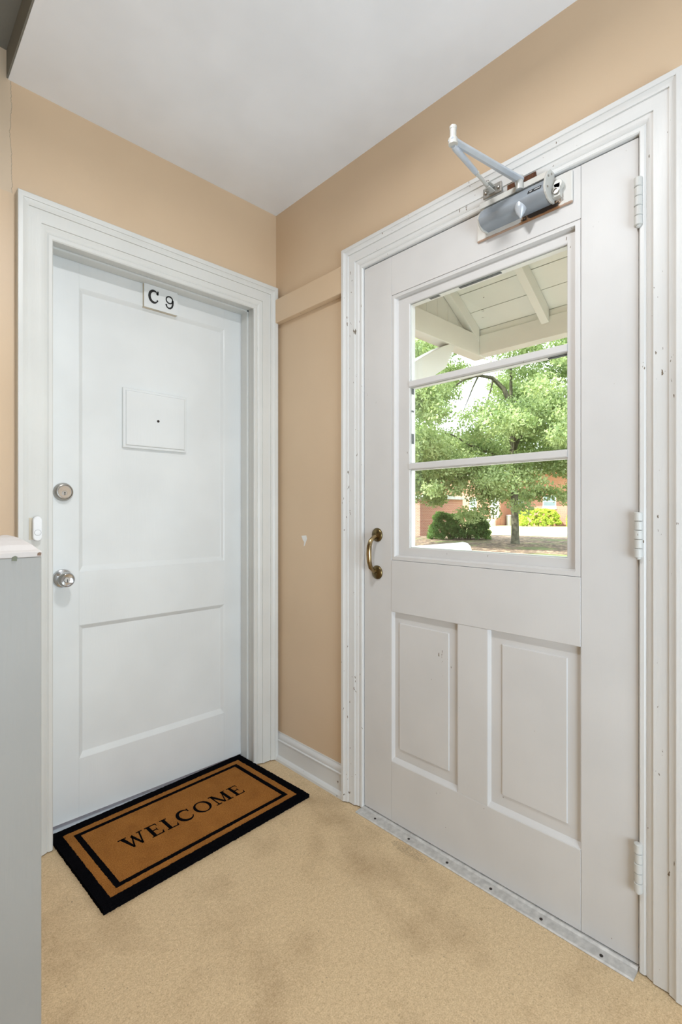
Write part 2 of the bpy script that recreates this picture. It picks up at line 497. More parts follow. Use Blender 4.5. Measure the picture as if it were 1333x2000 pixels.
# jamb and stop of the apartment door
j = MB()
j.box(-0.958, -0.943, 0.0, 0.20, 0, 2.10).box(-0.118, -0.105, 0.0, 0.20, 0, 2.10).box(-0.943, -0.118, 0.0, 0.20, 2.088, 2.10)
j.box(-0.128, -0.118, 0.052, 0.102, 0, 2.088).box(-0.943, -0.118, 0.052, 0.102, 2.080, 2.088)
struct(j.build('trim_3', M['trim_a'], None, 0.0015), 'white door jamb and stop set back inside the apartment doorway', 'door jamb')
# jamb of the entrance door
j = MB()
j.box(0.0, WT, -0.574, -0.560, 0, 2.115).box(0.0, WT, -1.545, -1.5285, 0, 2.115).box(0.0, WT, -1.53, -0.57, 2.101, 2.115)
j.box(0.047, 0.07, -0.59, -0.57, 0, 2.105).box(0.047, 0.07, -1.53, -1.51, 0, 2.105).box(0.047, 0.07, -1.53, -0.57, 2.08, 2.105)
struct(j.build('trim_4', M['trim_b'], None, 0.001), 'white jamb behind the edges of the entrance door', 'door jamb')
# picture-rail board
struct(box('trim_5', M['wall'], None, -0.030, 0.0, -0.4785, -0.004, 2.029, 2.137, 0.003), 'tan painted flat board along the wall between the two doors', 'wall board')
# baseboard with shoe moulding
bp = [(0, 0), (-0.028, 0), (-0.027, 0.010), (-0.022, 0.018), (-0.014, 0.022), (-0.0135, 0.085), (-0.0165, 0.088), (-0.0165, 0.092), (-0.012, 0.095), (-0.013, 0.104), (-0.010, 0.113), (-0.005, 0.119), (-0.004, 0.124), (0, 0.124)]
struct(MB().prism(bp, -0.4785, -0.002, 'y').build('baseboard_right', M['trim_b'], None, 0, 25), 'white moulded baseboard between the two door casings', 'baseboard')

# ---------------------------------------------------------------- apartment door (left)
dA = empty('door_1', (-0.525, 0.105, 0.0)); struct(dA, 'glossy white two panel apartment door closed behind the welcome mat', 'door')
def la(o):                                                # keep world coordinates under a moved empty
    o.parent = dA; o.matrix_parent_inverse = Matrix.Translation(dA.location).inverted(); return o
YA = 0.105
def boxA(name, x0, x1, z0, z1): return la(box(name, M['door_a'], None, x0, x1, YA, YA + 0.04, z0, z1, 0.0007))
boxA('stile', -0.942, -0.828, 0.016, 2.087); boxA('stile', -0.216, -0.119, 0.016, 2.087)
boxA('rail', -0.828, -0.216, 1.990, 2.087); boxA('rail', -0.828, -0.216, 0.730, 0.930); boxA('rail', -0.828, -0.216, 0.016, 0.233)
def rings(levels, plane):
    """nested rectangles (u0,u1,z0,z1,depth) joined ring to ring, last one filled"""
    vs = []; fs = []
    for (u0, u1, z0, z1, d) in levels:
        for u, z in ((u0, z0), (u1, z0), (u1, z1), (u0, z1)):
            vs.append((u, d, z) if plane == 'A' else (d, u, z))
    for i in range(len(levels) - 1):
        for k in range(4):
            a = i * 4 + k; b = i * 4 + (k + 1) % 4
            fs.append((a, b, b + 4, a + 4))
    return vs, fs
for z0, z1 in ((0.930, 1.990), (0.233, 0.730)):
    u0, u1 = -0.828, -0.216
    lv = [(u0, u1, z0, z1, YA + 0.03), (u0, u1, z0, z1, YA), (u0 + .002, u1 - .002, z0 + .002, z1 - .002, YA + .001), (u0 + .014, u1 - .012, z0 + .019, z1 - .015, YA + .011),
          (u0 + .0155, u1 - .0135, z0 + .0205, z1 - .0165, YA + .0115)]
    vs, fs = rings(lv, 'A'); fs.append((16, 17, 18, 19)); fs.append((0, 3, 2, 1))
    la(MB().add(vs, fs).build('panel', M['door_a']))
# deadbolt
db = la(MB().lathe([(0.0335, 0), (0.0335, 0.004), (0.031, 0.012), (0.0275, 0.0185), (0.0255, 0.0195), (0.0245, 0.0175), (0.0235, 0.0175)], (-0.882, YA, 1.226), (0, -1, 0), 40).build('deadbolt', M['nickel'], None, 0, 35))
db['label'] = 'round satin nickel deadbolt'
o = MB().lathe([(0.0225, 0.017), (0.0225, 0.020), (0.0215, 0.0208)], (-0.882, YA, 1.226), (0, -1, 0), 36).build('lock_face', M['chrome'], None, 0, 35); o.parent = db
o = MB().lathe([(0.0085, 0.0205), (0.0085, 0.0225), (0.008, 0.023)], (-0.882, YA, 1.222), (0, -1, 0), 24).build('lock_cylinder', M['nickel'], None, 0, 35); o.parent = db
o = MB().box(-0.8833, -0.8807, YA - 0.0236, YA - 0.0228, 1.214, 1.2235).lathe([(0.0024, 0.0228), (0.0024, 0.0236)], (-0.882, YA, 1.2235), (0, -1, 0), 12).build('keyhole', M['black_paint']); o.parent = db
# knob
kb = la(MB().lathe([(0.0335, 0), (0.0335, 0.003), (0.031, 0.009), (0.024, 0.0125), (0.014, 0.015), (0.0125, 0.020), (0.0125, 0.032), (0.016, 0.036), (0.0225, 0.040), (0.0268, 0.046), (0.0275, 0.053), (0.0262, 0.060), (0.0235, 0.0645), (0.021, 0.066), (0.012, 0.0625)], (-0.885, YA, 0.911), (0, -1, 0), 44).build('door_knob', M['chrome'], None, 0, 40))
kb['label'] = 'round brushed steel door knob with a key lock'
o = MB().lathe([(0.0095, 0.062), (0.0095, 0.0655), (0.0085, 0.0662)], (-0.885, YA, 0.911), (0, -1, 0), 24).build('lock_cylinder', M['nickel'], None, 0, 35); o.parent = kb
o = MB().box(-0.8863, -0.8837, YA - 0.0668, YA - 0.066, 0.903, 0.914).build('keyhole', M['black_paint']); o.parent = kb
# metal sweep under the door
struct(MB().prism([(0.070, 0.0), (0.0705, 0.004), (0.078, 0.0078), (0.098, 0.009), (0.190, 0.009), (0.190, 0.0)], -0.942, -0.119, 'x').build('trim_8', M['sweep']), 'bluish metal saddle strip under the apartment door', 'saddle')

# number sign
def stroke_poly(mb, pts, lo, hi, axis, conv):
    pass
def glyph(mb, polys, place, t0, t1):
    """polys: list of 2D polygons (or (outer, inner) rings); place(u,v,t) -> 3D"""
    for p in polys:
        if isinstance(p, tuple):
            a, b = p; n = len(a)
            vs = [place(*q, t1) for q in a] + [place(*q, t1) for q in b] + [place(*q, t0) for q in a] + [place(*q, t0) for q in b]
            fs = []
            closed = len(a) > 2 and a[0] == a[-1]
            for i in range(n - 1):
                fs += [(i, i + 1, n + i + 1, n + i), (i, 2 * n + i, 2 * n + i + 1, i + 1), (n + i, n + i + 1, 3 * n + i + 1, 3 * n + i)]
            if not closed:
                fs += [(0, n, 3 * n, 2 * n), (n - 1, 3 * n - 1, 4 * n - 1, 2 * n - 1)]
            mb.add(vs, fs)
        else:
            n = len(p)
            vs = [place(*q, t1) for q in p] + [place(*q, t0) for q in p]
            fs = [tuple(range(n))] + [(i, i + n, (i + 1) % n + n, (i + 1) % n) for i in range(n)]
            mb.add(vs, fs)
def arc(cx, cy, rx, ry, a0, a1, n=28):
    return [(cx + rx * math.cos(R(a0 + (a1 - a0) * i / n)), cy + ry * math.sin(R(a0 + (a1 - a0) * i / n))) for i in range(n + 1)]
def path_stroke(pts, ws):
    a = []; b = []
    for i, p in enumerate(pts):
        q0 = pts[max(i - 1, 0)]; q1 = pts[min(i + 1, len(pts) - 1)]
        dx, dy = q1[0] - q0[0], q1[1] - q0[1]; l = math.hypot(dx, dy) or 1
        w = ws(i / (len(pts) - 1)) / 2
        a.append((p[0] - dy / l * w, p[1] + dx / l * w)); b.append((p[0] + dy / l * w, p[1] - dx / l * w))
    return (a, b)

sign = empty('number_sign', (-0.520, 0.095, 1.985))
tag(sign, 'small white plaque with black characters C 9 at the top of the apartment door', 'sign')
def under(o, root):
    o.parent = root; o.matrix_parent_inverse = Matrix.Translation(root.location).inverted(); return o
under(box('backing_plate', M['bare_wood'], None, -0.5905, -0.448, 0.0915, 0.1195, 1.984, 2.0795, 0.001), sign)
under(box('plate', M['door_a'], None, -0.5905, -0.448, 0.0885, 0.0915, 1.984, 2.0795, 0.001), sign)
def on_sign(x0, z0, sx, sz):
    return lambda u, v, t: (x0 + u * sx, 0.0885 - t, z0 + v * sz)
gC = [path_stroke(arc(0.5, 0.5, 0.40, 0.44, 48, 318, 40), lambda s: 0.05 + 0.17 * math.sin(math.pi * min(1, s * 1.0)) ** 0.7 if s < 0.9 else 0.05 + 0.17 * math.sin(math.pi * s) ** 0.7),
      arc(0.80, 0.78, 0.10, 0.11, 0, 360, 14), [(0.80, 0.98), (0.90, 0.98), (0.90, 0.70), (0.80, 0.70)], arc(0.80, 0.24, 0.07, 0.07, 0, 360, 12)]
mbg = MB(); glyph(mbg, gC, on_sign(-0.574, 2.0065, 0.047, 0.054), 0.0, 0.0012)
under(mbg.build('letter', M['black_paint']), sign)
g9 = [path_stroke(arc(0.48, 0.70, 0.30, 0.26, 0, 360, 36), lambda s: 0.10),
      path_stroke([(0.78, 0.72), (0.80, 0.55), (0.78, 0.36), (0.70, 0.18), (0.55, 0.07), (0.38, 0.06), (0.24, 0.14), (0.18, 0.26)], lambda s: 0.17 - 0.08 * s), arc(0.19, 0.27, 0.08, 0.07, 0, 360, 12)]
mbg = MB(); glyph(mbg, g9, on_sign(-0.5075, 2.001, 0.047, 0.054), 0.0, 0.0012)
under(mbg.build('digit', M['black_paint']), sign)

# blank plaque on the upper panel
pq = empty('blank_plaque', (-0.535, 0.117, 1.41))
tag(pq, 'blank square white plaque with a small centre hole on the apartment door', 'plaque')
lv = [(-0.668, -0.401, 1.409, 1.647, 0.117), (-0.668, -0.401, 1.409, 1.647, 0.106), (-0.666, -0.403, 1.411, 1.645, 0.1045), (-0.659, -0.410, 1.418, 1.638, 0.1035), (-0.656, -0.413, 1.421, 1.635, 0.099), (-0.654, -0.415, 1.423, 1.633, 0.0985)]
vs, fs = rings(lv, 'A'); fs.append((20, 21, 22, 23)); fs.append((0, 3, 2, 1))
under(MB().add(vs, fs).build('board', M['door_a']), pq)
under(MB().lathe([(0.0052, 0.0), (0.0052, 0.0015), (0.0036, 0.0015), (0.003, 0.0004)], (-0.5285, 0.0985, 1.528), (0, -1, 0), 20).build('screw_hole', M['screw'], None, 0, 30), pq)

# doorbell on the casing
bell = empty('doorbell', (-0.998, -0.0225, 1.06))
tag(bell, 'slim white doorbell button on the left casing of the apartment door', 'doorbell')
under(box('mounting_strip', M['bare_wood'], None, -1.0165, -0.992, -0.0235, -0.0215, 1.062, 1.134, 0.0005), bell)
def stadium(cx, cz, w, h, n=10):
    r = w / 2
    return [(cx + r * math.cos(R(180 * i / n)), cz + h / 2 - r + r * math.sin(R(180 * i / n))) for i in range(n + 1)] + [(cx + r * math.cos(R(180 + 180 * i / n)), cz - h / 2 + r + r * math.sin(R(180 + 180 * i / n))) for i in range(n + 1)]
under(MB().prism(stadium(-0.995, 1.098, 0.027, 0.082), -0.0235, -0.041, 'y').build('body', M['plastic'], None, 0.004, None, 3), bell)
under(MB().lathe([(0.0098, 0.0), (0.0098, 0.0006), (0.0088, 0.0006)], (-0.995, -0.041, 1.085), (0, -1, 0), 28).build('button_ring', M['grey_ring']), bell)
under(MB().lathe([(0.0088, 0.0), (0.0088, 0.0012), (0.0075, 0.0016)], (-0.995, -0.041, 1.085), (0, -1, 0), 28).build('button', M['plastic'], None, 0, 40), bell)

# ---------------------------------------------------------------- entrance door (right)
dB = empty('door_2', (0.0, -1.05, 0.0)); struct(dB, 'worn white entrance door with three glass panes over two raised panels', 'door')
def lb(o): return under(o, dB)
def boxB(name, y0, y1, z0, z1, x0=0.0, x1=0.045, bv=0.0012): return lb(box(name, M['door_b'], None, x0, x1, y0, y1, z0, z1, bv))
boxB('stile', -0.713, -0.5765, 0.012, 2.097); boxB('stile', -1.5255, -1.386, 0.012, 2.097)
boxB('rail', -1.3855, -0.7135, 1.953, 2.097)
boxB('rail', -1.3853, -0.7137, 0.786, 0.975, -0.0015)
boxB('rail', -1.3853, -0.7137, 0.012, 0.232, -0.0005)
for ys in (-0.713, -1.386):
    for z0, z1 in ((0.014, 0.231), (0.787, 0.974), (1.954, 2.095)):
        lb(MB().box(0.0035, 0.03, ys - 0.002, ys + 0.002, z0, z1).build('joint_filler', M['dark_gap']))
boxB('mullion', -1.104, -0.997, 0.232, 0.786, 0.0)
for y1, y0 in ((-0.713, -0.997), (-1.104, -1.386)):
    z0, z1 = 0.232, 0.786
    # u runs from y1 (left in view) to y0
    wide = 0.016
    lv = [(y0, y1, z0, z1, 0.040), (y0, y1, z0, z1, 0.0006), (y0 + .001, y1 - .001, z0 + .001, z1 - .001, 0.0006), (y0 + .003, y1 - .006, z0 + .013, z1 - .003, 0.0125),
          (y0 + .004, y1 - .007, z0 + .014, z1 - .004, 0.0135), (y0 + .040, y1 - .030 if y1 > -1 else y1 - .045, z0 + .050, z1 - .040, 0.0125), (y0 + .042, y1 - .032 if y1 > -1 else y1 - .047, z0 + .053, z1 - .0425, 0.0078)]
    vs, fs = rings(lv, 'B'); n = len(lv) * 4
    fs.append((n - 4, n - 3, n - 2, n - 1)); fs.append((0, 3, 2, 1))
    lb(MB().add(vs, fs).build('panel', M['door_b']))
# glazed sash
lv = [(-1.386, -0.713, 0.975, 1.953, 0.045), (-1.386, -0.713, 0.975, 1.953, 0.004), (-1.3835, -0.7150, 0.9772, 1.9505, 0.0008), (-1.3705, -0.7255, 0.9890, 1.9400, 0.0005), (-1.3680, -0.7315, 0.9915, 1.9385, 0.008), (-1.3655, -0.7340, 0.9940, 1.9370, 0.0165),
      (-1.3450, -0.7840, 1.0220, 1.9080, 0.0145), (-1.3430, -0.7860, 1.0240, 1.9050, 0.016), (-1.3430, -0.7860, 1.0240, 1.9050, 0.045)]
vs, fs = rings(lv, 'B')
fs += [(32 + k, k, (k + 1) % 4, 32 + (k + 1) % 4) for k in range(4)]
sash = lb(MB().add(vs, fs).build('window_frame', M['door_b']))
for z in (1.6135, 1.3170):
    pr = [(0.0105, z - 0.0085), (0.0105, z + 0.0085), (0.013, z + 0.011), (0.020, z + 0.0115), (0.024, z + 0.0115), (0.040, z + 0.004), (0.045, z + 0.004), (0.045, z - 0.004), (0.040, z - 0.004), (0.024, z - 0.0115), (0.020, z - 0.0115), (0.013, z - 0.011)]
    o = MB().prism(pr, -1.3445, -0.7845, 'y').build('muntin', M['door_b'], None, 0.0006); under(o, dB)
for z0, z1 in ((1.024, 1.3055), (1.3285, 1.602), (1.625, 1.905)):
    under(box('glass_pane', M['glass'], None, 0.0205, 0.0235, -1.344, -0.785, z0, z1, 0), dB)
    rv = MB()                                             # painted outer lining of each pane opening
    for q in ((-1.3432, -1.3415, z0, z1), (-0.7875, -0.7858, z0, z1), (-1.3415, -0.7875, z0 - .0002, z0 + .0018), (-1.3415, -0.7875, z1 - .0018, z1 + .0002)):
        rv.box(0.0237, 0.0452, *q)
    under(rv.build('glazing_bead', M['white_out']), dB)
M['bare_putty'] = plain('bare_grey_putty', (0.13, 0.14, 0.15), 0.8, 0, 0.3, 60)
for q in ((-1.135, -0.985, 1.9015, 1.9034), (-0.905, -0.865, 1.9018, 1.9034), (-0.7896, -0.7872, 1.580, 1.6005), (-0.7896, -0.7872, 1.400, 1.436), (-0.7894, -0.7872, 1.515, 1.521), (-1.3417, -1.285, 1.5970, 1.6004)):
    o = under(MB().box(0.0245, 0.036, *q).build('bare_putty', M['bare_putty']), dB); o['label'] = 'grey spot where the paint has come off'
# pull handle
ph = lb(MB().tube([(-0.006, -0.6435, 1.062), (-0.024, -0.6430, 1.056), (-0.038, -0.6425, 1.044), (-0.045, -0.6425, 1.025), (-0.047, -0.6425, 0.998), (-0.045, -0.6425, 0.968), (-0.038, -0.6425, 0.946), (-0.024, -0.6425, 0.933), (-0.006, -0.6425, 0.928)],
                  [0.0075, 0.0075, 0.0085, 0.0095, 0.010, 0.0095, 0.0085, 0.0075, 0.0075], 16).build('pull_handle', M['brass_worn'], None, 0, 60))
ph['label'] = 'curved aged brass pull handle'
for z in (1.066, 0.924):
    o = MB().lathe([(0.0262, 0.0), (0.0262, 0.002), (0.024, 0.0055), (0.018, 0.0085), (0.011, 0.0115), (0.007, 0.012)], (0.0, -0.643, z), (-1, 0, 0), 36).build('handle_rose', M['brass'], None, 0, 50)
    o.parent = ph
    for yy in (-0.659, -0.628):
        s_ = MB().lathe([(0.0032, 0.004), (0.0032, 0.0062), (0.002, 0.007)], (0.0, yy, z - 0.004), (-1, 0, 0), 12).build('screw', M['brass'], None, 0, 50)
        s_.parent = ph
# hinges
for (z0, z1) in ((1.868, 1.988), (1.039, 1.153), (0.204, 0.326)):
    hg = lb(MB().box(-0.004, 0.0, -1.524, -1.5155, z0 + 0.006, z1 - 0.006).build('hinge', M['hinge'], None, 0.0008))
    hg['label'] = 'white painted butt hinge'
    n = 5; L = (z1 - z0) / n
    for k in range(n):
        r_ = 0.0096 if k % 2 == 0 else 0.0090
        a = z0 + k * L
        o = MB().lathe([(r_ * 0.6, a + 0.0002), (r_ * 0.86, a + 0.0006), (r_, a + 0.0016), (r_, a + L - 0.0016), (r_ * 0.86, a + L - 0.0006), (r_ * 0.6, a + L - 0.0002)], (-0.0125, -1.5280 - (0.0006 if k % 2 else 0), 0), (0, 0, 1), 20).build('knuckle', M['hinge'], None, 0, 30)
        o.parent = hg
    o = MB().lathe([(0.003, z0 - 0.005), (0.0055, z0 - 0.003), (0.0055, z0 + 0.001)], (-0.0125, -1.5280, 0), (0, 0, 1), 14).build('hinge_pin', M['hinge'], None, 0, 40)
    o.parent = hg

# metal threshold strip
th = empty('door_threshold', (-0.025, -1.05, 0.0))
tag(th, 'scuffed aluminium threshold strip with screws along the foot of the entrance door', 'threshold')
under(MB().prism([(-0.047, 0.0), (-0.047, 0.0018), (-0.042, 0.0040), (-0.012, 0.0062), (-0.004, 0.0095), (0.019, 0.0095), (0.019, 0.0)], -1.526, -0.571, 'y').build('strip', M['alu'], None, 0.0008), th)
for (x, y) in ((-0.026, -0.655), (-0.027, -0.815), (-0.030, -0.976), (-0.030, -1.133), (-0.030, -1.289), (-0.031, -1.448)):
    under(MB().lathe([(0.0045, 0.003), (0.0045, 0.0058), (0.003, 0.0064)], (x, y, 0), (0, 0, 1), 14).build('screw', M['screw'], None, 0, 40), th)

# ---------------------------------------------------------------- door closer
dc = empty('door_closer', (0.0, -1.22, 2.0))
tag(dc, 'silver grey hydraulic door closer with a folded arm above the entrance door glass', 'door closer')
U = lambda o: under(o, dc)
o = U(MB().box(-0.0075, 0.0, -1.366, -1.072, 2.0035, 2.094).build('mounting_plate', M['plate'], None, 0.004, None, 3)); o['label'] = 'white painted plate with rust along its lower edge'
U(MB().box(-0.036, -0.0075, -1.312, -1.098, 2.086, 2.103).build('top_flange', M['closer_cap'], None, 0.001))
body = U(MB().prism([(-0.008, 2.085), (-0.034, 2.082), (-0.054, 2.066), (-0.0665, 2.042)] + [(-0.045 - 0.0222 * math.cos(R(5 + 8 * i)), 2.0405 - 0.0205 * math.sin(R(5 + 8 * i))) for i in range(11)] + [(-0.030, 2.0195), (-0.008, 2.021)], -1.312, -1.113, 'y').build('body', M['closer'], None, 0, 20))
body['label'] = 'silver grey cylinder body'
lbl = MB()
# small black maker's label on the outer face of the body
pA, pB = Vector((-0.054, 0, 2.066)), Vector((-0.0665, 0, 2.042))
dn = (pB - pA).normalized(); nn = Vector((-dn.z, 0, dn.x)); nn = nn if nn.x < 0 else -nn
def onface(s, y, h): q = pA + (pB - pA) * s + nn * h; return (q.x, y, q.z)
def facebox(mb, s0, s1, y0, y1, h0, h1):
    vs = [onface(s, y, h) for h in (h0, h1) for s, y in ((s0, y0), (s1, y0), (s1, y1), (s0, y1))]
    mb.add(vs, [(0, 3, 2, 1), (4, 5, 6, 7), (0, 1, 5, 4), (1, 2, 6, 5), (2, 3, 7, 6), (3, 0, 4, 7)])
mb = MB(); facebox(mb, 0.50, 0.95, -1.304, -1.266, 0.0002, 0.0008)
mk = U(mb.build('maker_label', M['black_paint'])); mk['label'] = 'small black label'
mb = MB()
for k in range(7):
    y = -1.285 - k * 0.0024
    facebox(mb, 0.66, 0.78, y - 0.0016, y, 0.0008, 0.0011)
ring = [(0.715 + 0.12 * math.cos(R(30 * i)), -1.2745 + 0.0032 * math.sin(R(30 * i))) for i in range(13)]
for i in range(12):
    (s0, y0), (s1, y1) = ring[i], ring[i + 1]
    q0 = (0.715 + (s0 - 0.715) * .6, -1.2745 + (y0 + 1.2745) * .6); q1 = (0.715 + (s1 - 0.715) * .6, -1.2745 + (y1 + 1.2745) * .6)
    mb.add([onface(s0, y0, .0011), onface(s1, y1, .0011), onface(*q1, .0011), onface(*q0, .0011)], [(0, 1, 2, 3)])
o = mb.build('lettering', M['plastic']); o.parent = mk
capP = [(-0.008, 2.104), (-0.034, 2.104), (-0.052, 2.090), (-0.064, 2.068), (-0.070, 2.044), (-0.065, 2.029), (-0.050, 2.018), (-0.026, 2.015), (-0.008, 2.018)]
ec = U(MB().prism(capP, -1.318, -1.312, 'y').build('end_plate', M['closer_cap'], None, 0.0012))
for (x, z) in ((-0.050, 2.078), (-0.030, 2.092), (-0.056, 2.046)):
    o = MB().lathe([(0.003, 0.0), (0.003, 0.002), (0.002, 0.0026)], (x, -1.318, z), (0, -1, 0), 12).build('screw', M['nickel'], None, 0, 40); o.parent = ec
U(MB().prism([(-0.008, 2.084), (-0.034, 2.081), (-0.053, 2.064), (-0.065, 2.041), (-0.058, 2.024), (-0.044, 2.015), (-0.030, 2.014), (-0.008, 2.017)], -1.113, -1.107, 'y').build('end_plate', M['closer_cap'], None, 0.002))
U(MB().box(-0.026, -0.008, -1.340, -1.318, 2.026, 2.062).lathe([(0.012, 0.0), (0.012, 0.018)], (-0.008, -1.334, 2.060), (-1, 0, 0), 20).build('mounting_lug', M['closer_cap'], None, 0.001))
U(MB().lathe([(0.0085, 0.0), (0.0085, 0.006), (0.0055, 0.0062), (0.0055, 0.003)], (-0.026, -1.330, 2.040), (-1, 0, 0), 18).build('mounting_bolt', M['nickel'], None, 0, 35))
# pinion cap: cone pointing down out of the body
U(MB().lathe([(0.0165, -0.010), (0.0165, 0.004), (0.0160, 0.006), (0.0125, 0.017), (0.0035, 0.030), (0.0030, 0.033), (0.0, 0.0335)], (-0.050, -1.2385, 2.028), (0, 0, -1), 32, True).build('pinion_cap', M['closer_arm'], None, 0, 40))
# spindle and main arm
U(MB().lathe([(0.011, 2.084), (0.011, 2.122)], (-0.040, -1.230, 0), (0, 0, 1), 20).build('spindle', M['closer_cap'], None, 0, 40))
for ya_, yb_ in ((-1.203, -1.180), (-1.268, -1.226)):
    o = U(MB().box(-0.0175, -0.001, ya_, yb_, 2.111, 2.131).build('rusted_notch', M['rust'], None, 0.001)); o['label'] = 'rusty brown metal behind the arm'
a0 = Vector((-0.036, -1.231, 2.112)); a1 = Vector((-0.292, -1.170, 2.128))
d = (a1 - a0).normalized(); sd = d.cross(Vector((0, 0, 1))).normalized(); up = sd.cross(d)
vs = []
ST = ((-0.012, 0.010), (0.0, 0.0125), (0.06, 0.0125), (0.9, 0.0105), (1.0, 0.0115), (1.035, 0.008))
for t, w in ST:
    p = a0.lerp(a1, t)
    vs += [p + sd * w - up * 0.002, p + sd * w + up * 0.004, p - sd * w + up * 0.004, p - sd * w - up * 0.002, p - up * 0.0055]
fs = []
for i in range(len(ST) - 1):
    fs += [(i * 5 + k, i * 5 + (k + 1) % 5, (i + 1) * 5 + (k + 1) % 5, (i + 1) * 5 + k) for k in range(5)]
fs += [(0, 1, 2, 3, 4), tuple(range((len(ST) - 1) * 5, len(ST) * 5))]
ma = U(MB().add(vs, fs).build('main_arm', M['closer_arm'], None, 0.0015))
U(MB().lathe([(0.012, 2.118), (0.012, 2.134), (0.0085, 2.136), (0.0085, 2.158), (0.0095, 2.159), (0.0095, 2.166), (0.007, 2.168)], (-0.290, -1.1705, 0), (0, 0, 1), 20).build('elbow_pin', M['closer_cap'], None, 0, 35))
e0 = Vector((-0.288, -1.169, 2.118)); e1 = Vector((-0.050, -1.134, 2.136))
U(MB().tube([e0, e0.lerp(e1, 0.05), e0.lerp(e1, 0.60), e0.lerp(e1, 0.63)], [0.006, 0.0085, 0.0075, 0.0065], 14).build('forearm', M['closer_arm'], None, 0, 40))
U(MB().tube([e0.lerp(e1, 0.62), e0.lerp(e1, 1.0)], 0.0052, 12).lathe([(0.0075, 0), (0.0075, 0.006)], e0.lerp(e1, 0.64), e1 - e0, 6).build('adjusting_rod', M['closer_cap'], None, 0, 40))
sh = U(MB().box(-0.026, -0.0215, -1.166, -1.104, 2.118, 2.150).build('shoe', M['nickel'], None, 0.003)); sh['label'] = 'small pale metal bracket holding the end of the arm'
for z in (2.128, 2.143):
    o = MB().box(-0.058, -0.022, -1.145, -1.123, z - 0.0018, z + 0.0018).build('clevis_plate', M['closer_cap'], None, 0.001); o.parent = sh
for y in (-1.156, -1.114):
    o = MB().lathe([(0.0055, 0.0), (0.0055, 0.003), (0.003, 0.0045)], (-0.026, y, 2.134), (-1, 0, 0), 14).build('screw', M['nickel'], None, 0, 40); o.parent = sh
o = MB().lathe([(0.0045, 2.118), (0.0045, 2.152)], (-0.050, -1.134, 0), (0, 0, 1), 12).build('pivot_pin', M['nickel'], None, 0, 40); o.parent = sh

# ---------------------------------------------------------------- welcome mat
mt = empty('welcome_mat', (-0.5235, -0.1535, 0.0), R(3.0))
tag(mt, 'brown coir doormat with black borders reading WELCOME in front of the apartment door', 'doormat')
rng = random.Random(5)
W2, H2 = 0.4025, 0.2400
def fuzzy_frame(o, i, z, jit, seed, t=0.002):
    rg = random.Random(seed)
    def loop(w, h):
        pts = []
        n, m_ = 160, 100
        for k in range(n): pts.append((-w + 2 * w * k / n, -h))
        for k in range(m_): pts.append((w, -h + 2 * h * k / m_))
        for k in range(n): pts.append((w - 2 * w * k / n, h))
        for k in range(m_): pts.append((-w, h - 2 * h * k / m_))
        return [(x + rg.uniform(-jit, jit), y + rg.uniform(-jit, jit)) for x, y in pts]
    a = loop(*o); b = loop(*i); n = len(a)
    vs = [(x, y, z) for x, y in a] + [(x, y, z) for x, y in b] + [(x, y, z - t) for x, y in a] + [(x, y, z - t) for x, y in b]
    fs = []
    for k in range(n):
        q = (k + 1) % n
        fs += [(k, q, n + q, n + k), (k, 2 * n + k, 2 * n + q, q), (n + k, n + q, 3 * n + q, 3 * n + k)]
    return MB().add(vs, fs)
MZ = 0.0125
MB().box(-W2 + 0.006, W2 - 0.006, -H2 + 0.006, H2 - 0.006, 0.0005, MZ).build('coir_pile', M['coir'], mt, 0.001)
fuzzy_frame((W2, H2), (W2 - 0.033, H2 - 0.036), MZ + 0.0014, 0.0013, 1, 0.0135).build('black_border', M['black'], mt)
fuzzy_frame((W2 - 0.0605, H2 - 0.0625), (W2 - 0.0785, H2 - 0.0780), MZ + 0.0010, 0.0009, 2, 0.004).build('black_line', M['black'], mt)
SE = 0.055
def bar(x0, y0, x1, y1, x2, y2, x3, y3): return [(x0, y0), (x1, y1), (x2, y2), (x3, y3)]
def rect(x0, x1, y0, y1): return [(x0, y0), (x1, y0), (x1, y1), (x0, y1)]
GL = {
 'W': (1.42, [bar(.10, 1, .33, 1, .55, 0, .44, 0), bar(.44, 0, .53, 0, .80, .84, .74, .90), bar(.66, .86, .80, .96, 1.06, 0, .95, 0), bar(.95, 0, 1.04, 0, 1.31, 1, 1.22, 1), rect(-.02, .46, 1 - SE, 1), rect(1.08, 1.44, 1 - SE, 1)]),
 'E': (.82, [rect(.10, .30, 0, 1), rect(0, .72, 1 - SE, 1), rect(0, .76, 0, SE), rect(.28, .58, .48, .54), [(.72, 1), (.66, 1 - SE), (.72, .76)], [(.76, 0), (.82, .27), (.66, SE)], [(.58, .36), (.58, .66), (.52, .51)]]),
 'L': (.80, [rect(.12, .32, 0, 1), rect(0, .44, 1 - SE, 1), rect(0, .74, 0, SE), [(.74, 0), (.82, .30), (.64, SE)]]),
 'C': (1.04, [path_stroke(arc(.54, .5, .47, .49, 42, 322, 44), lambda s: .05 + .16 * max(0, math.sin(math.pi * s)) ** 1.2), [(.86, .72), (.93, .72), (.93, 1.0), (.88, .96)], [(.86, .22), (.95, .26), (.93, .20), (.88, .14)]]),
 'O': (1.16, [(arc(.58, .5, .58, .53, 0, 360, 48), arc(.58, .5, .40, .465, 0, 360, 48))]),
 'M': (1.34, [rect(.16, .235, 0, 1), bar(.10, 1, .32, 1, .76, .02, .62, .02), bar(.64, .02, .72, .02, 1.10, 1, 1.04, 1), rect(.98, 1.18, 0, 1), rect(0, .40, 0, SE), rect(.84, 1.32, 0, SE), rect(.02, .30, 1 - SE, 1), rect(1.06, 1.30, 1 - SE, 1)]),
}
word = 'WELCOME'; gap = 0.17
total = sum(GL[c][0] for c in word) + gap * (len(word) - 1)
S = 0.0705; SX = 0.487 / total
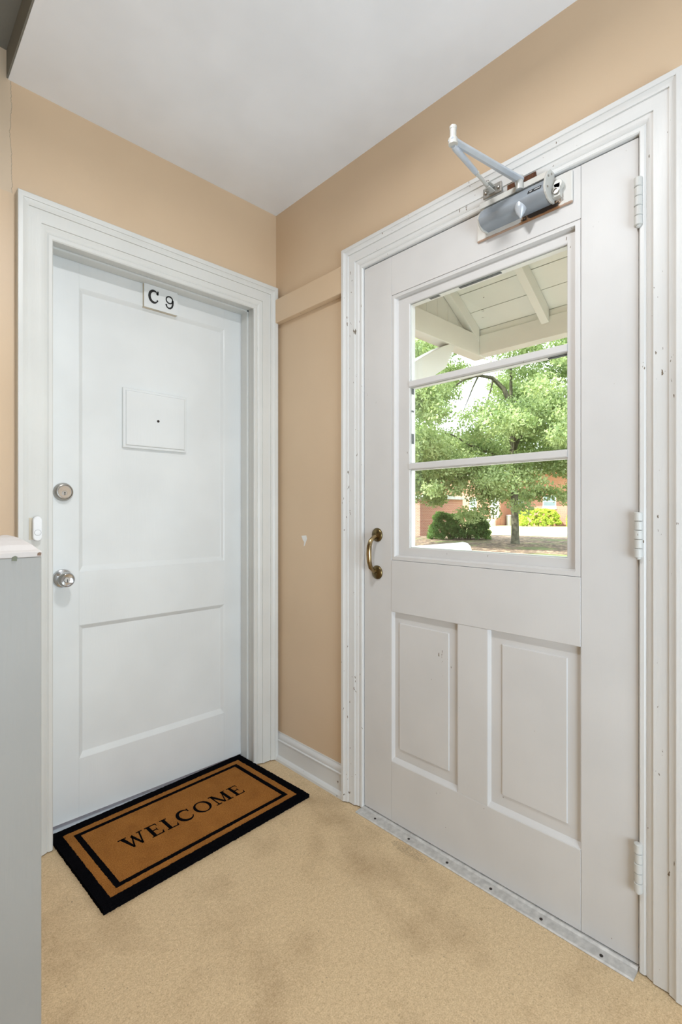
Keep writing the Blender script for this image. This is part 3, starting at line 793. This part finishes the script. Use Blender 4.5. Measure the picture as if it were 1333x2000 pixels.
x = -0.487 / 2 - 0.004
for c_ in word:
    w, polys = GL[c_]
    mbg = MB(); glyph(mbg, polys, lambda u, v, t, x=x: (x + u * SX, -0.0355 + v * S, MZ - 0.001 + t), 0.0, 0.0022)
    mbg.build('letter', M['black'], mt)
    x += (w + gap) * SX

# ---------------------------------------------------------------- newel post
np_ = empty('newel_post', (-1.205, -0.78, 0.0))
tag(np_, 'painted newel post with a grey shaft and a chipped rounded cap at the left edge', 'post')
NX0, NX1, NY0, NY1 = -1.262, -1.1625, -0.826, -0.726
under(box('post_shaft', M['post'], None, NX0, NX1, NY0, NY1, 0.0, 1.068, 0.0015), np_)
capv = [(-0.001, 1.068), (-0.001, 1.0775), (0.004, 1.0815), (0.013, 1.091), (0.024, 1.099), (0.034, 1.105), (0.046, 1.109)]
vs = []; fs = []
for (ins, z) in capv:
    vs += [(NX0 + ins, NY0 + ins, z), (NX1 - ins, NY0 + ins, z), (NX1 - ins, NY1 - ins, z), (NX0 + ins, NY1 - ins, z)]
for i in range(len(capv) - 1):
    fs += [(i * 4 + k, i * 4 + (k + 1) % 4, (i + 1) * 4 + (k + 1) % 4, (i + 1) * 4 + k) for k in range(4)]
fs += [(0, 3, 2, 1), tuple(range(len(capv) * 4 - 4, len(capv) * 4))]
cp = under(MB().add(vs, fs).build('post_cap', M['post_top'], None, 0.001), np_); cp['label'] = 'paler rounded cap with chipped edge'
for (x, z, w, h) in ((-1.1665, 1.0735, 0.007, 0.006), (-1.2065, 1.0675, 0.009, 0.009)):
    o = MB().prism([(x - w / 2, z - h / 2), (x + w * .4, z - h * .6), (x + w / 2, z + h * .3), (x + w * .1, z + h / 2), (x - w * .4, z + h * .25)], NY0 - 0.0016, NY0 + 0.002, 'y').build('paint_chip', M['chip_brown'] if x > -1.2 else M['chip_green'], None); under(o, cp); o.parent = cp

# ---------------------------------------------------------------- ceiling lamp (just above the frame)
lp = empty('ceiling_lamp', (LAMP[0], LAMP[1], CZ))
tag(lp, 'round flush white ceiling lamp above the entry', 'ceiling lamp')
under(MB().lathe([(0.09, -0.004), (0.115, 0.0), (0.12, 0.05), (0.10, 0.10), (0.06, CZ - LAMP[2] - 0.012)], (LAMP[0], LAMP[1], LAMP[2] + 0.012), (0, 0, 1), 36).build('lamp_base', M['plastic'], None, 0, 40), lp)
ld = bpy.data.lights.new('lamp_light', 'AREA'); ld.shape = 'DISK'; ld.size = 0.16; ld.energy = LAMP_W; ld.color = (0.97, 0.985, 1.0)
lo = bpy.data.objects.new('lamp_light', ld); C.objects.link(lo); lo.location = (LAMP[0], LAMP[1], LAMP[2] - 0.004)

# ---------------------------------------------------------------- porch hood outside
po = empty('porch_roof', (0.2, -1.05, 2.24))
tag(po, 'white painted wooden porch hood with beams, rafters and roof boards outside the glass', 'porch roof')
Pu = lambda o: under(o, po)
PX = 1.692; PY = -0.079; PYR = -2.02
Pu(box('side_beam', M['porch'], None, 0.2, PX + 0.09, PY, PY + 0.09, 2.243, 2.383, 0.003))
Pu(box('side_beam', M['porch'], None, 0.2, PX + 0.09, PYR - 0.09, PYR, 2.243, 2.383, 0.003))
Pu(box('front_beam', M['porch'], None, PX, PX + 0.09, PYR, PY + 0.0005, 2.250, 2.383, 0.003))
SL = 0.608
def rz(x): return 2.338 + (PX - x) * SL                       # rafter underside
for yc in (-0.058, -0.545, -1.05, -1.54, -2.04):
    x0 = 0.2; x1 = PX - 0.003
    Pu(MB().prism([(x0, rz(x0)), (x1, rz(x1)), (x1, rz(x1) + 0.095), (x0, rz(x0) + 0.095)], yc - 0.024, yc + 0.024, 'y').build('rafter', M['porch'], None, 0.002))
# roof boards lie on the rafters
al = math.atan(SL); bw = 0.155
ca, sa = math.cos(al), math.sin(al)
nb = 13
rr = random.Random(3)
for k in range(nb):
    s0 = k * bw - 0.17; s1 = s0 + bw - 0.004
    def pt(s_, h): return (PX - s_ * ca - 0.0 + h * sa, rz(PX) + s_ * sa + 0.0955 / 1.0 + h * ca)
    e = rr.uniform(0.0, 0.004)
    if pt(s1, 0)[0] < 0.2: break
    Pu(MB().prism([pt(s0, e), pt(s1, e), pt(s1, 0.02), pt(s0, 0.02)], PYR - 0.09, PY + 0.09, 'y').build('roof_board', M['porch'], None, 0.001))
Pu(MB().prism([(PX - 2.0 * ca + .02, rz(PX) + 2.0 * sa + .118), (PX + 0.17, rz(PX) - 0.06 + .11), (PX + 0.17, rz(PX) - 0.06 + .15), (PX - 2.0 * ca + .02, rz(PX) + 2.0 * sa + .158)], PYR - 0.12, PY + 0.12, 'y').build('roof_covering', M['roof_grey']))
Pu(box('plate_board', M['porch'], None, PX + 0.01, PX + 0.08, PYR, PY, 2.383, 2.425, 0.002))
# gable cheek boards over the side beams
for ys in (PY + 0.048, PYR - 0.066):
    x = 0.2
    while x < PX - 0.05:
        x2 = min(x + 0.118, PX + 0.02)
        Pu(MB().prism([(x, 2.383), (x2 - 0.002, 2.383), (x2 - 0.002, max(2.384, rz(x2) + 0.09)), (x, rz(x) + 0.09)], ys, ys + 0.018, 'y').build('cheek_board', M['porch'], None, 0.001))
        x += 0.118
# curved knee braces
for yb in (PY + 0.005, PYR - 0.085):
    up_ = []; lo_ = []
    for i in range(15):
        t = i / 14
        x = 1.335 - t * 1.135
        z = 2.243 - 0.62 * (t * 1.05) ** 1.12 * 1.05
        up_.append((x - 0.0, z)); 
    for i, (x, z) in enumerate(up_):
        t = i / 14
        lo_.append((x + 0.035 + 0.02 * t, z - 0.125 - 0.02 * math.sin(math.pi * t)))
    lo_[0] = (1.375 + 0.02, 2.243)
    Pu(MB().prism(up_ + lo_[::-1], yb, yb + 0.08, 'y').build('knee_brace', M['porch'], None, 0.002))

# porch handrail: white pipe whose far end turns down
hr = empty('porch_handrail', (1.53, PY, -0.35))
tag(hr, 'white pipe handrail end just outside the lowest glass pane', 'handrail')
pts = [(0.22, PY, 0.922), (1.49, PY, 0.922), (1.512, PY, 0.919), (1.528, PY, 0.909), (1.536, PY, 0.893), (1.538, PY, 0.87), (1.538, PY, -0.35)]
under(MB().tube(pts, 0.0285, 20).build('rail_pipe', M['white_out'], None, 0, 50), hr)
under(MB().tube([(1.468, PY, 0.922), (1.482, PY, 0.922)], 0.0305, 20).build('rail_collar', M['white_out'], None, 0, 50), hr)
struct(box('trim_6', M['concrete'], None, 0.2, 1.95, -2.2, 0.1, -0.40, -0.02, 0.01), 'concrete porch slab outside the entrance door', 'porch slab')

# ---------------------------------------------------------------- grounds
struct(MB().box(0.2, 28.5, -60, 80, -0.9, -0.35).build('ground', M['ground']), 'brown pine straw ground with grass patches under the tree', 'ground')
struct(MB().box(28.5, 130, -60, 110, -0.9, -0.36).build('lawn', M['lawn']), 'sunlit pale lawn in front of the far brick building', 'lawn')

def leaf_mesh(name, m, parent, centers, n, size, seed, shell=0.55, flat=0.0):
    g = np.random.default_rng(seed)
    cs = np.array([c[:3] for c in centers]); rs = np.array([c[3:6] for c in centers])
    wts = (rs[:, 0] * rs[:, 1] + rs[:, 1] * rs[:, 2] + rs[:, 0] * rs[:, 2]); wts /= wts.sum()
    idx = g.choice(len(cs), n, p=wts)
    d = g.normal(size=(n, 3)); d /= np.linalg.norm(d, axis=1)[:, None]
    rad = shell + (1 - shell) * g.random(n) ** 0.7
    p = cs[idx] + d * rs[idx] * rad[:, None]
    a = g.normal(size=(n, 3)); a /= np.linalg.norm(a, axis=1)[:, None]
    b = g.normal(size=(n, 3)); b -= a * (a * b).sum(1)[:, None]; b /= np.linalg.norm(b, axis=1)[:, None]
    s = size * (0.65 + 0.7 * g.random(n))
    a *= s[:, None]; b *= (s * 0.5)[:, None]
    v = np.stack([p - a, p + b - a * 0.1, p + a, p - b - a * 0.1], 1).reshape(-1, 3)
    me = bpy.data.meshes.new(name)
    me.vertices.add(4 * n); me.vertices.foreach_set('co', v.astype(np.float32).ravel())
    me.loops.add(4 * n); me.loops.foreach_set('vertex_index', np.arange(4 * n, dtype=np.int32))
    me.polygons.add(n); me.polygons.foreach_set('loop_start', np.arange(0, 4 * n, 4, dtype=np.int32)); me.polygons.foreach_set('loop_total', np.full(n, 4, dtype=np.int32))
    me.update(calc_edges=True); me.materials.append(m)
    o = bpy.data.objects.new(name, me); C.objects.link(o)
    o['kind'] = 'stuff'
    if parent: under(o, parent)
    return o

# oak tree
TX, TY = 20.845, 9.313
oak = empty('oak_tree', (TX, TY, -0.36))
tag(oak, 'broad leafy oak tree whose trunk stands in the lawn seen through the lowest pane', 'tree')
under(MB().tube([(TX, TY, -0.37), (TX, TY, -0.15), (TX - 0.01, TY + .01, 1.0), (TX - 0.03, TY + 0.03, 2.97), (20.757, 9.397, 4.79), (20.723, 9.431, 6.24)], [0.24, 0.185, 0.165, 0.16, 0.15, 0.13], 16).build('trunk', M['bark'], None, 0, 60), oak)
limbs = [
 [(20.723, 9.431, 6.1), (20.461, 9.683, 6.97), (20.059, 10.07, 7.504), (19.587, 10.523, 7.626), (19.063, 11.028, 7.407), (18.6, 11.5, 6.9)],
 [(20.775, 9.38, 3.4), (20.024, 10.103, 3.941), (19.325, 10.776, 4.304), (18.714, 11.364, 4.789), (17.8, 12.2, 5.1)],
 [(20.775, 9.38, 3.9), (20.985, 9.179, 4.668), (21.247, 8.927, 4.91), (21.771, 8.422, 6.001), (22.3, 7.9, 7.0)],
 [(19.587, 10.523, 7.6), (19.412, 10.692, 7.092), (19.238, 10.86, 6.486), (19.063, 11.028, 5.9)],
 [(20.1, 10.03, 7.5), (20.0, 10.1, 7.0), (19.85, 10.2, 6.3), (19.6, 10.45, 5.8)],
 [(20.70, 9.45, 6.2), (20.6, 9.4, 7.6), (20.2, 9.3, 9.0), (19.6, 9.2, 10.2)],
 [(20.76, 9.40, 4.6), (21.6, 9.9, 5.4), (22.8, 10.4, 6.6), (23.8, 10.8, 7.8)],
 [(20.76, 9.39, 3.1), (21.4, 8.7, 3.5), (22.2, 7.9, 3.5), (23.0, 7.1, 3.2)],
 [(20.76, 9.40, 3.3), (20.0, 8.9, 4.2), (19.0, 8.4, 5.2), (17.8, 7.8, 6.0)],
 [(20.0, 10.1, 3.95), (19.6, 10.6, 3.6), (19.0, 11.2, 2.9), (18.6, 11.7, 2.3)],
]
for L in limbs:
    r0 = 0.13 if L[0][2] > 6 and len(L) == 6 else (0.05 if L[0][2] > 7 else 0.085)
    under(MB().tube(L, [r0 * (1 - 0.75 * i / (len(L) - 1)) for i in range(len(L))], 9).build('branch', M['bark'], None, 0, 60), oak)
# crown: leaf clumps around the limbs, open where the photo shows sky between the limbs
f_, yw = 970.0, R(43.9)
FX, FY, RX, RY = math.sin(yw), math.cos(yw), math.cos(yw), -math.sin(yw)
def P3(u, v, Z):
    a = (u - 666.5) / f_; b = (1000 - v) / f_
    return (-1.4078 + Z * (FX + a * RX), -1.9066 + Z * (FY + a * RY), 1.153 + Z * b)
g = random.Random(11)
cl = []
ccx, ccy, ccz = TX - 0.6, TY + 0.6, 6.3
for i in range(430):
    while True:
        d = (g.uniform(-1, 1), g.uniform(-1, 1), g.uniform(-1, 1)); l = math.sqrt(sum(q * q for q in d))
        if 0.25 < l < 1: break
    x, y, z = ccx + d[0] * 7.4, ccy + d[1] * 7.4, ccz + d[2] * 5.6
    hx, hy, hz_ = x - 19.45, y - 10.65, z - 6.55                  # open pocket under the arched limb
    across = hx * RX + hy * RY
    if abs(across + 0.1) < 1.05 and abs(hz_) < 0.85: continue
    dx_, dy_ = x + 1.4078, y + 1.9066; zz_ = dx_ * FX + dy_ * FY      # gaps between the limbs seen from the porch
    pu, pv = 666.5 + f_ * (dx_ * RX + dy_ * RY) / zz_, 1000 - f_ * (z - 1.153) / zz_
    if ((pu - 922) / 44) ** 2 + ((pv - 770) / 40) ** 2 < 1: continue
    if ((pu - 905) / 60) ** 2 + ((pv - 700) / 26) ** 2 < 1: continue
    if z < 2.9 and math.hypot(x - TX, y - TY) < 2.2: continue
    if z < 1.9 and g.random() < 0.35: continue
    r_ = g.uniform(0.5, 0.95)
    cl.append((x, y, z, r_ * 1.15, r_ * 1.15, r_ * 0.75))
for i in range(60):                                                # low drooping sprays on both sides of the trunk
    left = i < 42
    ac = g.uniform(-5.6, -1.9) if left else g.uniform(0.5, 2.7); dp = g.uniform(-2.5, 2.5)
    lowz = 1.5 + max(0, ac + 3.4) * 0.55 if left else 1.55
    z = g.uniform(lowz, lowz + (2.0 if left else 2.3)); r_ = g.uniform(0.35, 0.62) if left else g.uniform(0.28, 0.45)
    cl.append((TX + RX * ac + FX * dp, TY + RY * ac + FY * dp, z, r_ * 1.2, r_ * 1.2, r_ * 0.8))
leaf_mesh('foliage', M['leaf'], oak, cl, 230000, 0.074, 21, 0.1)

# hedges
def hedge(name, label, m, cx, cy, w, dpt, h, n, size, seed):
    e = empty(name, (cx, cy, -0.36)); tag(e, label, 'hedge', None)
    rg = random.Random(seed); c = []
    for k in range(420):                                          # small clumps over the faces of a rounded block
        a, b, zz = rg.uniform(-1, 1), rg.uniform(-1, 1), rg.uniform(0.06, 1)
        q = rg.randrange(5)
        if q == 0: a = rg.choice((-1, 1))
        elif q in (1, 2): b = rg.choice((-1, 1))
        elif q == 3: zz = 1.0
        r2 = max(abs(a), abs(b)) * max(0, zz - 0.5)
        a *= (1 - 0.18 * zz * zz * (abs(a) > .8)); b *= 1 - 0.12 * r2
        zz = zz * (1 - 0.10 * (abs(a) > 0.75)) * (0.96 + 0.05 * math.sin(a * 5 + seed))
        x = cx + RX * a * (w / 2 - 0.12) + FX * b * (dpt / 2 - 0.1); y = cy + RY * a * (w / 2 - 0.12) + FY * b * (dpt / 2 - 0.1)
        c.append((x, y, -0.35 + zz * (h - 0.1), 0.17, 0.17, 0.15))
    leaf_mesh('foliage', m, e, c, n, size, seed, 0.1)
    st = MB()
    for k in range(5):
        a = -0.7 + 0.35 * k
        st.tube([(cx + RX * a * w * 0.4, cy + RY * a * w * 0.4, -0.36), (cx + RX * a * w * 0.45 + 0.05, cy + RY * a * w * 0.45, -0.35 + h * 0.7)], [0.04, 0.02], 7)
    o = under(st.build('stems', M['bark']), e); o['kind'] = 'stuff'
    return e
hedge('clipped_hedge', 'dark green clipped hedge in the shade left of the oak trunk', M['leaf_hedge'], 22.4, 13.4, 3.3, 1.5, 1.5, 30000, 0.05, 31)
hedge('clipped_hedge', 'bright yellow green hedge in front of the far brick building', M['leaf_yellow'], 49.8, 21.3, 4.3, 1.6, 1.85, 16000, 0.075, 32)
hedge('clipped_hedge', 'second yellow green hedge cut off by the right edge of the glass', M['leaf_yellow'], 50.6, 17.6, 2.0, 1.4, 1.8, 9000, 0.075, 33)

# small brick outbuilding
ob = empty('brick_outbuilding', (25.8, 19.6, -0.36))
tag(ob, 'low red brick outbuilding with a grey roof at the left of the glass', 'building')
under(MB().box(23.66, 28.5, 17.02, 23.0, -0.37, 2.0).build('wall', M['brick']), ob)
under(MB().prism([(23.4, 2.0), (28.8, 2.0), (28.8, 2.08), (26.1, 2.3), (23.4, 2.08)], 16.8, 23.2, 'y').build('roof', M['roof_grey']), ob)

# far brick apartment building
ab = empty('brick_building', (52, 26, -0.37))
tag(ab, 'long red brick apartment building with white door and windows beyond the tree', 'building')
Bu = lambda o: under(o, ab)
Bu(MB().box(49.7, 62, 25.6, 52, -0.37, 5.4).build('wall', M['brick'])); Bu(MB().box(52.3, 62, -8, 25.6, -0.37, 5.4).build('wall', M['brick']))
Bu(MB().prism([(49.2, 5.4), (62.5, 5.4), (62.5, 5.6), (56, 8.0), (49.2, 5.6)], -8.5, 52.5, 'y').build('roof', M['roof_grey']))
def far_window(x, y0, y1, z0, z1, split=True):
    fr = Bu(MB().box(x - 0.06, x + 0.02, y0, y0 + 0.09, z0, z1).box(x - 0.06, x + 0.02, y1 - 0.09, y1, z0, z1).box(x - 0.06, x + 0.02, y0 + 0.09, y1 - 0.09, z1 - 0.09, z1).box(x - 0.10, x + 0.02, y0 - 0.05, y1 + 0.05, z0 - 0.1, z0 + 0.06).box(x - 0.05, x + 0.02, y0 + 0.09, y1 - 0.09, (z0 + z1) / 2 - 0.04, (z0 + z1) / 2 + 0.04).build('window', M['white_out']))
    zm = (z0 + z1) / 2
    for a, b in ((z0 + 0.06, zm - 0.04), (zm + 0.04, z1 - 0.09)):
        o = MB().box(x - 0.02, x + 0.0, y0 + 0.09, y1 - 0.09, a, b).build('window_pane', M['win_dark']); o.parent = fr
far_window(49.7, 28.55, 29.5, 1.45, 2.85); far_window(49.7, 33.5, 34.5, 1.45, 2.85)
far_window(52.3, 24.1, 24.95, 1.75, 3.2); far_window(52.3, 20.5, 21.95, 1.55, 3.0); far_window(52.3, 15.6, 17.0, 1.55, 3.0)
bd = Bu(MB().box(49.60, 49.72, 25.72, 26.75, 0.55, 3.0).build('front_door', M['white_out'])); bd['label'] = 'white door with dark upper panes'
for k in range(3):
    z = 1.75 + k * 0.30
    o = MB().box(49.585, 49.60, 25.98, 26.48, z, z + 0.25).build('door_pane', M['win_dark']); o.parent = bd
Bu(MB().box(48.9, 49.7, 25.65, 26.9, -0.37, 0.52).build('stoop', M['brick']))
for k in range(3):
    Bu(MB().box(48.9 - 0.3 * (k + 1), 48.9 - 0.3 * k, 25.75, 26.85, -0.37, 0.32 - 0.22 * k).build('step', M['concrete']))
bn = empty('utility_bin', (50.9, 25.2, -0.37)); tag(bn, 'grey cylindrical bin beside the far stoop', 'bin')
under(MB().lathe([(0.26, 0), (0.28, 0.05), (0.30, 1.02), (0.31, 1.06)], (50.9, 25.2, -0.37), (0, 0, 1), 18).build('body', M['bin'], None, 0, 40), bn)
under(MB().lathe([(0.33, 1.06), (0.33, 1.12), (0.2, 1.2), (0.05, 1.22)], (50.9, 25.2, -0.37), (0, 0, 1), 18).build('lid', M['bin'], None, 0, 40), bn)
